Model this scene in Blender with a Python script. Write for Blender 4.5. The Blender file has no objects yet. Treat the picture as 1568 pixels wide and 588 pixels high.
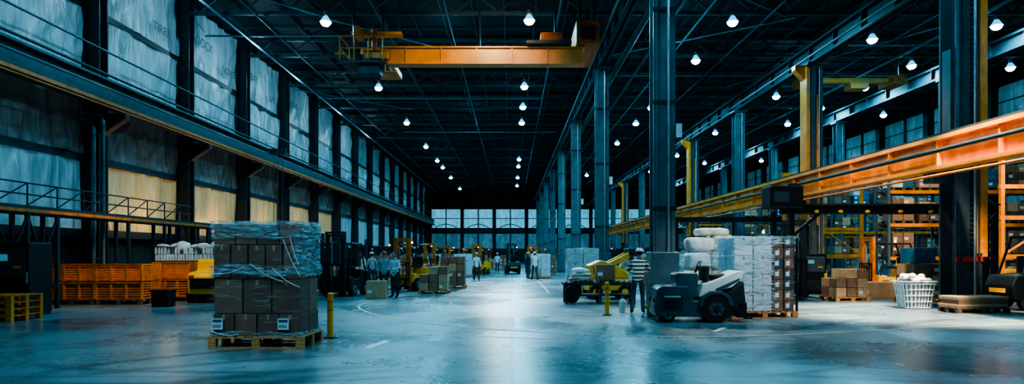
import bpy, bmesh, math, random
from mathutils import Vector, Matrix, Euler, noise
random.seed(7)
scene=bpy.context.scene
pi=math.pi
# ------------------------------------------------------------------ materials
M={}
def mat(name,col,rough=.5,metal=0.,var=.2,scale=3.,bump=0.,emit=None,es=1.,spec=.5,stretch=(1,1,1),coat=0):
    m=bpy.data.materials.new(name); m.use_nodes=True; nt=m.node_tree; N=nt.nodes; L=nt.links
    b=N['Principled BSDF']
    tc=N.new('ShaderNodeTexCoord'); mp=N.new('ShaderNodeMapping'); mp.inputs['Scale'].default_value=stretch
    L.new(tc.outputs['Object'],mp.inputs['Vector'])
    nz=N.new('ShaderNodeTexNoise'); nz.inputs['Scale'].default_value=scale; nz.inputs['Detail'].default_value=5
    L.new(mp.outputs[0],nz.inputs['Vector'])
    r=N.new('ShaderNodeValToRGB')
    r.color_ramp.elements[0].position=.3; r.color_ramp.elements[1].position=.7
    r.color_ramp.elements[0].color=[max(0,c*(1-var)) for c in col]+[1]
    r.color_ramp.elements[1].color=[min(1,c*(1+var)) for c in col]+[1]
    L.new(nz.outputs['Fac'],r.inputs[0]); L.new(r.outputs[0],b.inputs['Base Color'])
    b.inputs['Roughness'].default_value=rough; b.inputs['Metallic'].default_value=metal
    b.inputs['Specular IOR Level'].default_value=spec
    b.inputs['Coat Weight'].default_value=coat
    if bump:
        bp=N.new('ShaderNodeBump'); bp.inputs['Strength'].default_value=bump; bp.inputs['Distance'].default_value=.05
        L.new(nz.outputs['Fac'],bp.inputs['Height']); L.new(bp.outputs[0],b.inputs['Normal'])
    if emit:
        b.inputs['Emission Color'].default_value=list(emit)+[1]; b.inputs['Emission Strength'].default_value=es
    M[name]=m; return m
mat('steel_dark',(.026,.042,.055),.5,.3)
mat('steel_black',(.012,.016,.022),.45,.2)
mat('steel_blue',(.11,.175,.21),.42,.4,.3,1.5)
mat('steel_mid',(.056,.088,.112),.5,.3)
mat('steel_light',(.33,.41,.45),.35,.6)
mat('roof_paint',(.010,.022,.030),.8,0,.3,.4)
mat('roof_steel',(.048,.082,.105),.6,.2)
mat('roof_pipe',(.18,.26,.31),.5,.3)
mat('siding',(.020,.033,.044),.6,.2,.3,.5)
mat('orange',(.86,.255,.012),.32,0,.3,2,spec=.7)
mat('rust_orange',(.55,.15,.012),.45,0,.35,4)
mat('bin_orange',(.78,.20,.012),.4,0,.3,4)
mat('yellow',(.88,.42,.012),.35,0,.2,2)
mat('crane_yellow',(.86,.30,.012),.35,0,.3,1.2,spec=.7)
mat('rubber',(.014,.014,.016),.7)
mat('card_a',(.21,.12,.08),.8,0,.15,5)
mat('card_b',(.26,.155,.10),.8,0,.15,5)
mat('card_c',(.14,.084,.06),.8,0,.15,5)
mat('card_light',(.52,.33,.20),.8,0,.12,5)
mat('tape',(.36,.25,.15),.3)
mat('wood',(.52,.25,.09),.75,0,.35,6,.2,stretch=(1,6,6))
mat('wood_dark',(.14,.08,.05),.8,0,.35,6)
mat('label',(.60,.70,.75),.6,0,.1,30)
mat('label_ink',(.04,.10,.16),.6)
mat('white_plastic',(.66,.70,.72),.4,0,.1)
mat('white_cloth',(.76,.76,.74),.8,0,.15,8,.4)
mat('cream',(.82,.74,.58),.45,0,.2,3,.4)
mat('grey_cloth',(.28,.33,.37),.85,0,.2,8,.3)
mat('blue_shirt',(.48,.58,.66),.85,0,.15,8,.3)
mat('jeans',(.035,.055,.09),.85,0,.3,12,.3)
mat('dark_cloth',(.022,.028,.038),.85,0,.3,12,.3)
mat('hivis',(.75,.62,.03),.7,0,.15,8)
mat('skin',(.45,.24,.16),.55,0,.08,10)
mat('hair',(.02,.014,.01),.7,0,.3,40,.4)
mat('tug_blue',(.06,.12,.155),.38,.1,.25,3,coat=.3)
mat('tug_white',(.66,.74,.76),.35,0,.1,3,coat=.4)
mat('red',(.6,.04,.015),.4)
mat('green',(.05,.28,.06),.4)
mat('glass_dark',(.02,.04,.05),.08)
mat('paint_white',(.68,.70,.66),.6,0,.25,5)
mat('paint_yellow',(.58,.54,.38),.6,0,.4,5)
mat('blue_tub',(.04,.15,.26),.5)
mat('stencil',(.10,.13,.15),.7)
mat('lamp_glow',(.8,.9,1),.5,emit=(.16,.75,1.0),es=80)
mat('lamp_halo',(.3,.5,.6),.3,emit=(.02,.42,.8),es=1.4)  # dim cyan glow standing in for the halo around each lamp
mat('amber_glow',(1,.5,.1),.5,emit=(1,.45,.08),es=4)
mat('screen_glow',(.1,.25,.3),.3,emit=(.1,.4,.55),es=.3)
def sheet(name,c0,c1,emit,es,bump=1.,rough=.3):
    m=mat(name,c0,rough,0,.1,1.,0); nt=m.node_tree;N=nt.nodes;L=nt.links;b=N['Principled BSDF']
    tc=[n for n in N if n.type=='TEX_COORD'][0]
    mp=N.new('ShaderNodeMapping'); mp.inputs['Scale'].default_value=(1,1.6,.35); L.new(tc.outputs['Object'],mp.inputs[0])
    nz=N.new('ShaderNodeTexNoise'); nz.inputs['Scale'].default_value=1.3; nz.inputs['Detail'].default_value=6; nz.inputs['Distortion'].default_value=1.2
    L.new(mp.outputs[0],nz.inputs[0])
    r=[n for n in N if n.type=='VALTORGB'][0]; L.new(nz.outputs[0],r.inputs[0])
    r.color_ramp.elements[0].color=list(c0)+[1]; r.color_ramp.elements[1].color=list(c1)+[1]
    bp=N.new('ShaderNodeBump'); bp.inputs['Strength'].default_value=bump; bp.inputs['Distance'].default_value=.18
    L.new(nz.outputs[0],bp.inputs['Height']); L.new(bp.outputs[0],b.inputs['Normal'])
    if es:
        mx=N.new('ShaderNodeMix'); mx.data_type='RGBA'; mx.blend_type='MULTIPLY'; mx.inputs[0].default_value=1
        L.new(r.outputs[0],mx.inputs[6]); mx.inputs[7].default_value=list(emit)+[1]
        L.new(mx.outputs[2],b.inputs['Emission Color']); b.inputs['Emission Strength'].default_value=es  # noise-varied emission stands in for light coming through the sheet
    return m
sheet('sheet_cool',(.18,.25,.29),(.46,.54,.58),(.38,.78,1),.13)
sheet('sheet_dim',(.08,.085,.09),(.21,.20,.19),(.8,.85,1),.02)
sheet('sheet_warm_glow',(.36,.30,.18),(.56,.45,.26),(1,.64,.22),.2)  # warm lamp glow put into the base colour and emission
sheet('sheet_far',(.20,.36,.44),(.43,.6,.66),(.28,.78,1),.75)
def film(name,a0,a1,sc=3.,lo=.5,hi=.68):
    m=bpy.data.materials.new(name); m.use_nodes=True; nt=m.node_tree;N=nt.nodes;L=nt.links;b=N['Principled BSDF']
    tc=N.new('ShaderNodeTexCoord'); mp=N.new('ShaderNodeMapping'); mp.inputs['Scale'].default_value=(.6,.6,3.6); mp.inputs['Rotation'].default_value=(.25,.28,0)
    L.new(tc.outputs['Object'],mp.inputs[0])
    nz=N.new('ShaderNodeTexNoise'); nz.inputs['Scale'].default_value=sc; nz.inputs['Detail'].default_value=7; nz.inputs['Distortion'].default_value=1.5; nz.inputs['Roughness'].default_value=.6
    L.new(mp.outputs[0],nz.inputs[0])
    mr=N.new('ShaderNodeMapRange'); mr.inputs[1].default_value=lo; mr.inputs[2].default_value=hi; mr.inputs[3].default_value=a0; mr.inputs[4].default_value=a1
    L.new(nz.outputs[0],mr.inputs[0]); L.new(mr.outputs[0],b.inputs['Alpha'])
    bp=N.new('ShaderNodeBump'); bp.inputs['Strength'].default_value=1.; bp.inputs['Distance'].default_value=.07
    L.new(nz.outputs[0],bp.inputs['Height']); L.new(bp.outputs[0],b.inputs['Normal'])
    b.inputs['Base Color'].default_value=(.48,.74,.88,1); b.inputs['Roughness'].default_value=.13; b.inputs['Specular IOR Level'].default_value=1.
    M[name]=m
film('film',.02,.36,3.,.56,.74); film('film_dense',.06,.95,4.,.44,.66)
def vest():
    m=mat('striped_vest',(.05,.06,.07),.7); nt=m.node_tree;N=nt.nodes;L=nt.links;b=N['Principled BSDF']
    tc=[n for n in N if n.type=='TEX_COORD'][0]; s=N.new('ShaderNodeSeparateXYZ'); L.new(tc.outputs['Object'],s.inputs[0])
    a=N.new('ShaderNodeMath'); a.operation='MULTIPLY'; a.inputs[1].default_value=9.5; L.new(s.outputs[2],a.inputs[0])
    f=N.new('ShaderNodeMath'); f.operation='FRACT'; L.new(a.outputs[0],f.inputs[0])
    g=N.new('ShaderNodeMath'); g.operation='GREATER_THAN'; g.inputs[1].default_value=.5; L.new(f.outputs[0],g.inputs[0])
    mx=N.new('ShaderNodeMix'); mx.data_type='RGBA'; L.new(g.outputs[0],mx.inputs[0]); mx.inputs[6].default_value=(.04,.05,.06,1); mx.inputs[7].default_value=(.6,.66,.62,1)
    L.new(mx.outputs[2],b.inputs['Base Color'])
vest()
def floor_mat():
    m=bpy.data.materials.new('floor_concrete'); m.use_nodes=True; nt=m.node_tree;N=nt.nodes;L=nt.links;b=N['Principled BSDF']
    tc=N.new('ShaderNodeTexCoord'); O=tc.outputs['Object']
    def noi(sc,det=6,dist=0,scale=(1,1,1)):
        mp=N.new('ShaderNodeMapping'); mp.inputs['Scale'].default_value=scale; L.new(O,mp.inputs[0])
        n=N.new('ShaderNodeTexNoise'); n.inputs['Scale'].default_value=sc; n.inputs['Detail'].default_value=det; n.inputs['Distortion'].default_value=dist
        L.new(mp.outputs[0],n.inputs[0]); return n.outputs['Fac']
    def ma(op,a,c=None,clamp=False):
        n=N.new('ShaderNodeMath'); n.operation=op; n.use_clamp=clamp
        for i,v in enumerate((a,c)):
            if v is None: continue
            if isinstance(v,(int,float)): n.inputs[i].default_value=v
            else: L.new(v,n.inputs[i])
        return n.outputs[0]
    def mrange(v,a,c,d,e):
        n=N.new('ShaderNodeMapRange'); n.interpolation_type='SMOOTHSTEP'
        n.inputs[1].default_value=a;n.inputs[2].default_value=c;n.inputs[3].default_value=d;n.inputs[4].default_value=e
        L.new(v,n.inputs[0]); return n.outputs[0]
    big=noi(.35,6,.6); fine=noi(6,8,.3); med=noi(1.6,7,1.,(1,.5,1))
    v=ma('ADD',ma('MULTIPLY',big,.5),ma('ADD',ma('MULTIPLY',fine,.18),ma('MULTIPLY',med,.32)))
    r=N.new('ShaderNodeValToRGB'); r.color_ramp.elements[0].position=.36; r.color_ramp.elements[1].position=.66
    r.color_ramp.elements[0].color=(.085,.135,.162,1); r.color_ramp.elements[1].color=(.26,.345,.38,1); L.new(v,r.inputs[0])
    arcs=[(-9,2,13,.10),(-9,2,14.1,.10),(4,-4,15,.13),(4,-4,16.2,.13),(14,9,11.3,.12),(14,9,12.3,.12),(-4,16,6.4,.09),(-4,16,7.4,.09),(9,22,9.,.10),(9,22,10.,.10),
          (-14,-2,17,.16),(-14,-2,18.3,.12),(0,34,9,.1),(0,34,10,.1),(2,2,7.2,.10),(2,2,8.3,.12),(20,0,19,.16),(20,0,20.2,.12),(6,5,5.5,.1),(6,5,6.5,.1),(2,14,4.,.08),(2,14,5.,.08),(-2,8,4.4,.1)]
    tot=None
    wob=ma('MULTIPLY',ma('SUBTRACT',noi(.16,1,0),.5),2.4)
    for (cx,cy,R,w) in arcs:
        d=N.new('ShaderNodeVectorMath'); d.operation='DISTANCE'; L.new(O,d.inputs[0]); d.inputs[1].default_value=(cx,cy,0)
        a=mrange(ma('ABSOLUTE',ma('SUBTRACT',ma('ADD',d.outputs['Value'],wob),R)),0,w*2.0,1,0)
        tot=a if tot is None else ma('MAXIMUM',tot,a)
    tm=ma('MULTIPLY',ma('MULTIPLY',tot,mrange(noi(.3,2,.3),.35,.6,0,1)),mrange(fine,.3,.6,.55,1))
    sx=N.new('ShaderNodeSeparateXYZ'); L.new(O,sx.inputs[0])
    def joint(o,per,off,w):
        a=ma('PINGPONG',ma('ADD',o,off),per); return mrange(a,w*.4,w,1,0)
    j=ma('MAXIMUM',joint(sx.outputs[0],6.5,0,.028),joint(sx.outputs[1],6.,3.,.02))
    vo=N.new('ShaderNodeTexVoronoi'); vo.feature='DISTANCE_TO_EDGE'; vo.inputs['Scale'].default_value=.16
    nn=N.new('ShaderNodeTexNoise'); nn.inputs['Scale'].default_value=1.2; nn.inputs['Detail'].default_value=6; L.new(O,nn.inputs[0])
    va=N.new('ShaderNodeVectorMath'); va.operation='ADD'; L.new(O,va.inputs[0]); L.new(nn.outputs['Color'],va.inputs[1]); L.new(va.outputs[0],vo.inputs[0])
    cr=ma('MULTIPLY',mrange(vo.outputs['Distance'],.0008,.003,1,0),mrange(big,.5,.6,0,1))
    dark=ma('MAXIMUM',ma('MULTIPLY',tm,.70),ma('MAXIMUM',ma('MULTIPLY',j,.8),ma('MULTIPLY',cr,.6)))
    mx=N.new('ShaderNodeMix'); mx.data_type='RGBA'; L.new(dark,mx.inputs[0]); L.new(r.outputs[0],mx.inputs[6]); mx.inputs[7].default_value=(.016,.028,.037,1)
    L.new(mx.outputs[2],b.inputs['Base Color'])
    ro=ma('ADD',mrange(big,.3,.7,.19,.31),ma('MULTIPLY',fine,.08)); L.new(ro,b.inputs['Roughness'])
    bp=N.new('ShaderNodeBump'); bp.inputs['Strength'].default_value=.12; bp.inputs['Distance'].default_value=.01
    L.new(ma('SUBTRACT',fine,j),bp.inputs['Height']); L.new(bp.outputs[0],b.inputs['Normal'])
    M['floor']=m
floor_mat()
# ------------------------------------------------------------------ builder
class B:
    def __init__(s,name): s.n=name; s.v=[]; s.f=[]; s.m=[]; s.s=[]; s.mats=[]
    def mi(s,m):
        if m not in s.mats: s.mats.append(m)
        return s.mats.index(m)
    def dump(s,bm,m,smooth=False):
        o=len(s.v); k=s.mi(m); bm.verts.index_update()
        s.v+=[tuple(v.co) for v in bm.verts]
        for f in bm.faces:
            s.f.append([o+v.index for v in f.verts]); s.m.append(k); s.s.append(smooth)
        bm.free()
    def raw(s,vs,fs,m,smooth=False):
        o=len(s.v); k=s.mi(m); s.v+=[tuple(v) for v in vs]
        for f in fs: s.f.append([o+i for i in f]); s.m.append(k); s.s.append(smooth)
    def box(s,x0,x1,y0,y1,z0,z1,m,bev=0,rot=None):
        if not bev and rot is None:
            v=[(x,y,z) for z in (z0,z1) for y in (y0,y1) for x in (x0,x1)]
            s.raw(v,[(0,2,3,1),(4,5,7,6),(0,1,5,4),(2,6,7,3),(0,4,6,2),(1,3,7,5)],m); return
        bm=bmesh.new(); bmesh.ops.create_cube(bm,size=1)
        bmesh.ops.scale(bm,vec=(x1-x0,y1-y0,z1-z0),verts=bm.verts)
        if bev: bmesh.ops.bevel(bm,geom=bm.edges[:],offset=bev,segments=2,affect='EDGES',profile=.5)
        mm=Matrix.Translation(((x0+x1)/2,(y0+y1)/2,(z0+z1)/2))
        if rot: mm=mm@Euler(rot).to_matrix().to_4x4()
        bm.transform(mm); s.dump(bm,m)
    def cyl(s,p0,p1,r,m,seg=12,r2=None,cap=True):
        p0=Vector(p0);p1=Vector(p1); d=p1-p0; q=d.to_track_quat('Z','Y').to_matrix()
        if r2 is None:r2=r
        vs=[];n=seg
        for p,rr in ((p0,r),(p1,r2)):
            for i in range(n):
                a=2*pi*i/n; vs.append(p+q@Vector((rr*math.cos(a),rr*math.sin(a),0)))
        s.raw(vs,[(i,(i+1)%n,n+(i+1)%n,n+i) for i in range(n)],m,True)
        if cap: s.raw(vs,[tuple(range(n-1,-1,-1)),tuple(range(n,2*n))],m)
    def tube(s,pts,r,m,seg=8):
        for i in range(len(pts)-1):
            r0=r[i] if isinstance(r,(list,tuple)) else r; r1=r[i+1] if isinstance(r,(list,tuple)) else r
            s.cyl(pts[i],pts[i+1],r0,m,seg,r1)
            if i>0: s.sph(pts[i],(r0,)*3,m,seg,max(4,seg//2))
    def bar(s,p0,p1,w,m,h=None):
        p0=Vector(p0);p1=Vector(p1); q=(p1-p0).to_track_quat('Z','Y').to_matrix(); h=h or w
        vs=[p+q@Vector((a*w/2,c*h/2,0)) for p in (p0,p1) for a,c in ((-1,-1),(1,-1),(1,1),(-1,1))]
        s.raw(vs,[(3,2,1,0),(4,5,6,7),(0,1,5,4),(1,2,6,5),(2,3,7,6),(3,0,4,7)],m)
    def sph(s,c,r,m,u=12,v=8,fn=None):
        bm=bmesh.new(); bmesh.ops.create_uvsphere(bm,u_segments=u,v_segments=v,radius=1)
        for w in bm.verts:
            p=Vector((w.co.x*r[0],w.co.y*r[1],w.co.z*r[2]))
            if fn: p=fn(p)
            w.co=p+Vector(c)
        s.dump(bm,m,True)
    def prism(s,prof,x0,x1,m,bev=0,axis='x'):
        bm=bmesh.new()
        def P(a,p): return (a,p[0],p[1]) if axis=='x' else (p[0],a,p[1])
        va=[bm.verts.new(P(x0,p)) for p in prof]; vb=[bm.verts.new(P(x1,p)) for p in prof]; n=len(prof)
        bm.faces.new(va); bm.faces.new(vb[::-1])
        for i in range(n): bm.faces.new((va[i],vb[i],vb[(i+1)%n],va[(i+1)%n]))
        bmesh.ops.recalc_face_normals(bm,faces=bm.faces)
        if bev: bmesh.ops.bevel(bm,geom=bm.edges[:],offset=bev,segments=2,affect='EDGES',profile=.5)
        s.dump(bm,m)
    def grid(s,fn,nu,nv,m,smooth=True):
        vs=[fn(i/nu,j/nv) for j in range(nv+1) for i in range(nu+1)]
        s.raw(vs,[(j*(nu+1)+i,j*(nu+1)+i+1,(j+1)*(nu+1)+i+1,(j+1)*(nu+1)+i) for j in range(nv) for i in range(nu)],m,smooth)
    def done(s,loc=(0,0,0),rz=0,sc=1):
        me=bpy.data.meshes.new(s.n); me.from_pydata(s.v,[],s.f)
        for m in s.mats: me.materials.append(M[m])
        me.polygons.foreach_set('material_index',s.m); me.polygons.foreach_set('use_smooth',s.s); me.update()
        o=bpy.data.objects.new(s.n,me); scene.collection.objects.link(o); o.location=loc; o.rotation_euler=(0,0,rz)
        o.scale=(sc,)*3 if isinstance(sc,(int,float)) else sc
        return o
def dup(o,loc,rz=None,sc=None,name=None):
    n=bpy.data.objects.new(name or o.name.split('.')[0],o.data); scene.collection.objects.link(n); n.location=loc
    n.rotation_euler=(0,0,o.rotation_euler.z if rz is None else rz)
    if sc: n.scale=(sc,)*3 if isinstance(sc,(int,float)) else sc
    return n
def H(b,x,y,z0,z1,w,d,m,t=.06):
    b.box(x-w/2,x+w/2,y-d/2,y-d/2+t,z0,z1,m); b.box(x-w/2,x+w/2,y+d/2-t,y+d/2,z0,z1,m); b.box(x-t/2,x+t/2,y-d/2+t,y+d/2-t,z0,z1,m)
# ------------------------------------------------------------------ shell
XL,XR,YB,YF,HC=-16.,33.,-8.,123.,14.2
b=B('floor'); b.box(XL-.3,XR+.3,YB,YF+.3,-.2,0,'floor'); b.done()
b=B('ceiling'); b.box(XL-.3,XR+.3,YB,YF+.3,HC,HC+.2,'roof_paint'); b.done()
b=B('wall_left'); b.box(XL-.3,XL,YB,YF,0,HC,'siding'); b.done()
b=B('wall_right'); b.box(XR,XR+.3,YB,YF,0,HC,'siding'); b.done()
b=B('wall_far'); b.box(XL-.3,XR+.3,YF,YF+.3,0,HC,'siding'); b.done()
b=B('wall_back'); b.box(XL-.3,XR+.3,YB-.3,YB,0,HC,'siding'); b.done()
BAY=6.7; ys=[24.4+BAY*k for k in range(-4,15)]
def text(s,loc,size,parent):
    c=bpy.data.curves.new('stencil_text','FONT'); c.body=s; c.size=size; c.extrude=.003; c.materials.append(M['stencil'])
    o=bpy.data.objects.new('stencil_text',c); scene.collection.objects.link(o); o.location=loc; o.rotation_euler=(pi/2,0,pi/2); o.parent=parent
for i,y in enumerate(ys[:-1]):
    y0,y1=y+.38,y+BAY-.38
    if y1<8: continue
    b=B('wall_curtain')
    def fold(yy,z,sd): return noise.noise(Vector((yy*1.2,z*.4,sd)))*.15+abs(noise.noise(Vector((yy*.9-z*.8,sd,z*.3))))*.16+noise.noise(Vector((yy*3+z*.8,z*.9,sd*2)))*.05
    def fn1(u,v): yy=y0+(y1-y0)*u; z=8.5+2.2*v; return (XL+.2+fold(yy,z,i*3.1),yy,z)
    def fn2(u,v): yy=y0+(y1-y0)*u; z=10.95+2.95*v; return (XL+.2+fold(yy,z,i*5.),yy,z)
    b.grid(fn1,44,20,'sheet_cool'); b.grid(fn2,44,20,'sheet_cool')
    b.box(XL+.02,XL+.3,y0,y1,10.7,10.95,'steel_dark'); b.box(XL+.02,XL+.3,y0,y1,8.25,8.5,'steel_dark')
    b.box(XL+.02,XL+.3,y0,y0+.12,8.5,13.9,'steel_dark'); b.box(XL+.02,XL+.3,y1-.12,y1,8.5,13.9,'steel_dark')
    def fn3(u,v): yy=y0+(y1-y0)*u; z=5.35+2.05*v; return (XL+.18+fold(yy,z,i*2.3),yy,z)
    def fn4(u,v):
        yy=y0+(y1-y0)*u; z=2.6+2.5*v
        return (XL+.16+noise.noise(Vector((yy*1.4,z*.3,i*9.)))*.12+noise.noise(Vector((yy*4,z*.3,i*2.)))*.04,yy,z)
    b.grid(fn3,44,20,'sheet_dim'); b.grid(fn4,44,14,'sheet_warm_glow' if 4<=i<9 else 'sheet_cool')
    b.box(XL+.02,XL+.26,y0,y1,5.1,5.35,'steel_dark'); b.box(XL+.02,XL+.3,y0,y1,2.3,2.6,'steel_dark')
    o=b.done()
    if 3<=i<8:
        t1,t2=(('ARQRY','TROGY'),('EJNBI','TIRRI'),('DOCK','NORTE'),('BAY','LIFT'),('ZONE','E'))[i-3]
        text(t1,(XL+.52,y0+.5,12.0),.62,o); text(t2,(XL+.52,y0+3.4,11.4),.55,o)
b=B('wall_column')
H(b,-.35,0,0,HC-.05,.7,.55,'steel_dark',.07); b.box(-.42,-.28,-.28,.28,0,HC-.05,'steel_dark')
b.prism([(0,6.1),(0,6.9),(.9,6.9),(.9,6.7)],-.16,.16,'steel_dark',axis='y'); b.box(-.72,.05,-.36,.36,0,.06,'steel_mid')
wc=b.done((XL+.75,ys[0],0))
for y in ys[1:]: dup(wc,(XL+.75,y,0))
b=B('crane_runway'); xr=XL+1.35; ya,ye=YB+.2,YF-.8
b.box(xr-.28,xr+.28,ya,ye,7.85,7.93,'steel_mid'); b.box(xr-.05,xr+.05,ya,ye,7.1,7.9,'steel_mid'); b.box(xr-.28,xr+.28,ya,ye,7.0,7.08,'steel_mid')
b.box(xr-.05,xr+.05,ya,ye,7.93,8.03,'steel_light'); b.box(xr+.29,xr+.34,ya,ye,7.0,7.12,'rust_orange')
b.tube([(xr+.42,ya,7.5),(xr+.42,ye,7.5)],.05,'steel_blue'); b.tube([(xr+.5,ya,6.85),(xr+.5,ye,6.85)],.03,'rust_orange')
b.done()
b=B('wall_conduits')
for z,r,m in ((8.35,.05,'steel_mid'),(9.2,.04,'steel_blue')): b.tube([(XL+.95,ya,z),(XL+.95,ye,z)],r,m)
b.done()
b=B('window_1')
for k in range(8):
    x0=XL+.8+k*6.05; x1=x0+5.6
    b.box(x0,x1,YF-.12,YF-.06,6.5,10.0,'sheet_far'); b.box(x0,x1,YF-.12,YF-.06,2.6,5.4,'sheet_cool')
    for xx in (x0,(x0+x1)/2,x1): b.box(xx-.1,xx+.1,YF-.3,YF,0,HC,'steel_dark')
    b.box(x0,x1,YF-.22,YF,5.6,6.4,'steel_dark'); b.box(x0,x1,YF-.2,YF,8.2,8.32,'steel_dark')
    b.tube([(x0,YF-.4,5.9),(x0+1.4,YF-.4,6.9),(x0+2.8,YF-.4,7.25),(x0+4.2,YF-.4,6.9),(x0+5.6,YF-.4,5.9)],.07,'steel_dark',6)
b.done()
b=B('window_2')
for i,y in enumerate(ys[:-1]):
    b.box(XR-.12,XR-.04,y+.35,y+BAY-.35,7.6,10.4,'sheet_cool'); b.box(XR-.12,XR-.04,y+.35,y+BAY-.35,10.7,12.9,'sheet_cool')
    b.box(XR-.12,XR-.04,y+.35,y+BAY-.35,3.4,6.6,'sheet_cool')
    b.box(XR-.2,XR-.02,y+3.2,y+3.5,3.4,12.9,'steel_dark'); b.box(XR-.6,XR-.02,y-.3,y+.3,0,HC-.05,'steel_dark')
    for z in (4.5,5.5,8.5,9.5,11.8): b.box(XR-.16,XR-.02,y+.35,y+BAY-.35,z,z+.07,'steel_dark')
b.done()
b=B('wall_beam_orange'); b.box(XR-1.2,XR-.9,ya,ye,6.7,7.3,'orange')
for y in ys: b.box(XR-.95,XR-.62,y-.1,y+.1,6.8,7.2,'steel_dark')
b.done()
# ------------------------------------------------------------------ roof
b=B('roof_truss'); W=XR-XL
b.box(.1,W-.1,-.09,.09,0,.16,'roof_steel'); b.box(.1,W-.1,-.1,.1,.92,1.08,'roof_steel')
n=24
for i in range(n):
    x=.1+(W-.2)*i/n; x2=.1+(W-.2)*(i+1)/n; xm=(x+x2)/2
    b.bar((x,0,.95),(xm,0,.12),.08,'roof_steel'); b.bar((xm,0,.12),(x2,0,.95),.08,'roof_steel')
rt=b.done((XL,ys[0],13.05))
for y in ys[1:]: dup(rt,(XL,y,13.05))
b=B('roof_purlins')
x=XL+1.2
while x<XR: b.box(x-.05,x+.05,YB+.1,YF-.1,14.13,14.2,'roof_steel'); b.box(x-.025,x+.025,YB+.1,YF-.1,HC-.2,HC,'roof_steel'); x+=1.6
for k in range(60):
    y=YB+2.2*k
    if y<YF-.2: b.box(XL+.05,XR-.05,y-.04,y+.04,HC-.12,HC,'roof_steel')
b.done()
def longgirder(name,x,z0,z1,y0,y1,m):
    b=B(name); b.box(x-.22,x+.22,y0,y1,z0,z0+.12,m); b.box(x-.22,x+.22,y0,y1,z1-.12,z1,m); b.box(x-.05,x+.05,y0,y1,z0,z1,m)
    y=y0
    while y<y1: b.box(x-.2,x+.2,y-.03,y+.03,z0,z1,m); y+=2.25
    return b
b=longgirder('roof_girder',4.6,11.2,12.3,YB+.1,YF-.8,'steel_mid'); b.tube([(5.25,YB+.1,11.0),(5.25,YF-.8,11.0)],.16,'steel_mid',10); b.tube([(4.0,YB+.1,11.2),(4.0,YF-.8,11.2)],.05,'roof_pipe'); b.done()
b=longgirder('roof_girder',14,10.5,11.4,YB+.1,YF-.8,'steel_dark'); b.tube([(13.3,YB+.1,10.5),(13.3,YF-.8,10.5)],.05,'roof_pipe'); b.done()
b=longgirder('roof_girder',24,11.4,12.2,YB+.1,YF-.8,'steel_dark'); b.done()
b=B('roof_pipes')
for x,z,r,m in ((-13.5,12.7,.07,'roof_pipe'),(-12,12.9,.05,'steel_mid'),(-6.3,12.9,.05,'roof_steel'),(-3.,12.8,.05,'steel_mid'),(2.2,12.9,.06,'steel_mid'),(7.5,12.7,.08,'steel_mid'),(9.,12.9,.05,'roof_pipe'),(12,12.8,.05,'steel_mid'),(16.6,12.6,.12,'roof_pipe'),(20,12.9,.06,'steel_mid'),(21.4,12.6,.1,'steel_blue'),(27,12.6,.1,'steel_blue')):
    b.tube([(x,YB+.1,z),(x,YF-.8,z)],r,m)
for (x0,x1,y) in ((-15.8,-6,33.5),(-14,2,47),(5,14,28),(5,24,41),(14,32,35),(-10,4,60),(14,24,24)): b.tube([(x0,y,12.85),(x1,y,12.85)],.05,'roof_pipe')
for (p,q) in (((-15.,24.6,12.95),(-9,31,12.95)),((-9,31.2,12.95),(-2,37.6,12.95)),((5,24.6,12.95),(13,31,12.95)),((13.5,31.2,12.95),(5,37.6,12.95)),((14.5,24.6,12.95),(22,31,12.95)),((22,31.2,12.95),(14.5,44,12.95)),((-15,44.7,12.95),(-8,51,12.95))): b.tube([p,q],.045,'roof_pipe')
b.done()
# ------------------------------------------------------------------ central columns
def bigcol(name,w,d,h,m):
    b=B(name); H(b,0,0,0,h,w,d,m,.07)
    b.box(-w/2-.12,w/2+.12,-d/2-.12,d/2+.12,0,.08,'steel_dark')
    for s in (-1,1): b.box(s*w*.36-.03,s*w*.36+.03,-d/2-.03,-d/2,0,h,m)
    b.box(-w/2-.1,w/2+.1,-d/2-.1,d/2+.1,h-.12,h,m)
    b.tube([(w*.15,-d/2-.08,0.1),(w*.15,-d/2-.08,h-.2)],.035,'steel_light')
    return b
b=bigcol('support_column',.66,.6,11.2,'steel_blue'); b.box(-.42,.42,-.42,.42,.08,1.75,'tug_blue',.03); b.box(.34,.5,-.42,-.3,5.2,5.6,'white_plastic')
for z in (3.,6.2,9.): b.box(-.36,.36,-.34,-.3,z,z+.12,'steel_dark')
sc1=b.done((4.6,20,0))
for k in range(1,8): dup(sc1,(4.6,20+13.5*k,0))
b=bigcol('support_column',.8,.8,10.5,'steel_mid')
b.box(.4,.54,-.44,-.1,1.6,10.2,'orange'); b.box(-.42,-.3,-.43,-.40,5.2,10.2,'steel_blue'); b.box(-.5,-.4,-.3,.1,5.4,8.,'steel_mid'); b.box(.24,.4,-.42,-.40,1.7,10.2,'orange')
for k in range(60): b.box(.02,.17,-.425,-.40,1.2+k*.15,1.27+k*.15,'steel_black')
b.box(-.41,.41,-.43,-.40,1.45,1.6,'red'); b.done((14,20.4,0))
b=bigcol('support_column',.62,.7,10.5,'steel_mid'); b.box(-.46,-.31,-.4,.3,3.0,10.3,'orange'); b.box(.0,.12,-.42,-.35,3.0,9.0,'orange')
b.prism([(-.9,10.4),(-.9,10.2),(-.35,9.6),(-.35,10.4)],-.2,.2,'orange',axis='y'); oc=b.done((14,30.4,0))
for y in (50.4,60.4,80.4): dup(oc,(14,y,0))
b=bigcol('support_column',.6,.6,10.5,'steel_blue'); tc_=b.done((14,40.4,0)); dup(tc_,(14,70.4,0)); dup(tc_,(14,90.4,0))
for y in (36,48,60,74,88): dup(tc_,(24,y,0),sc=(1,1,1.08))
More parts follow.
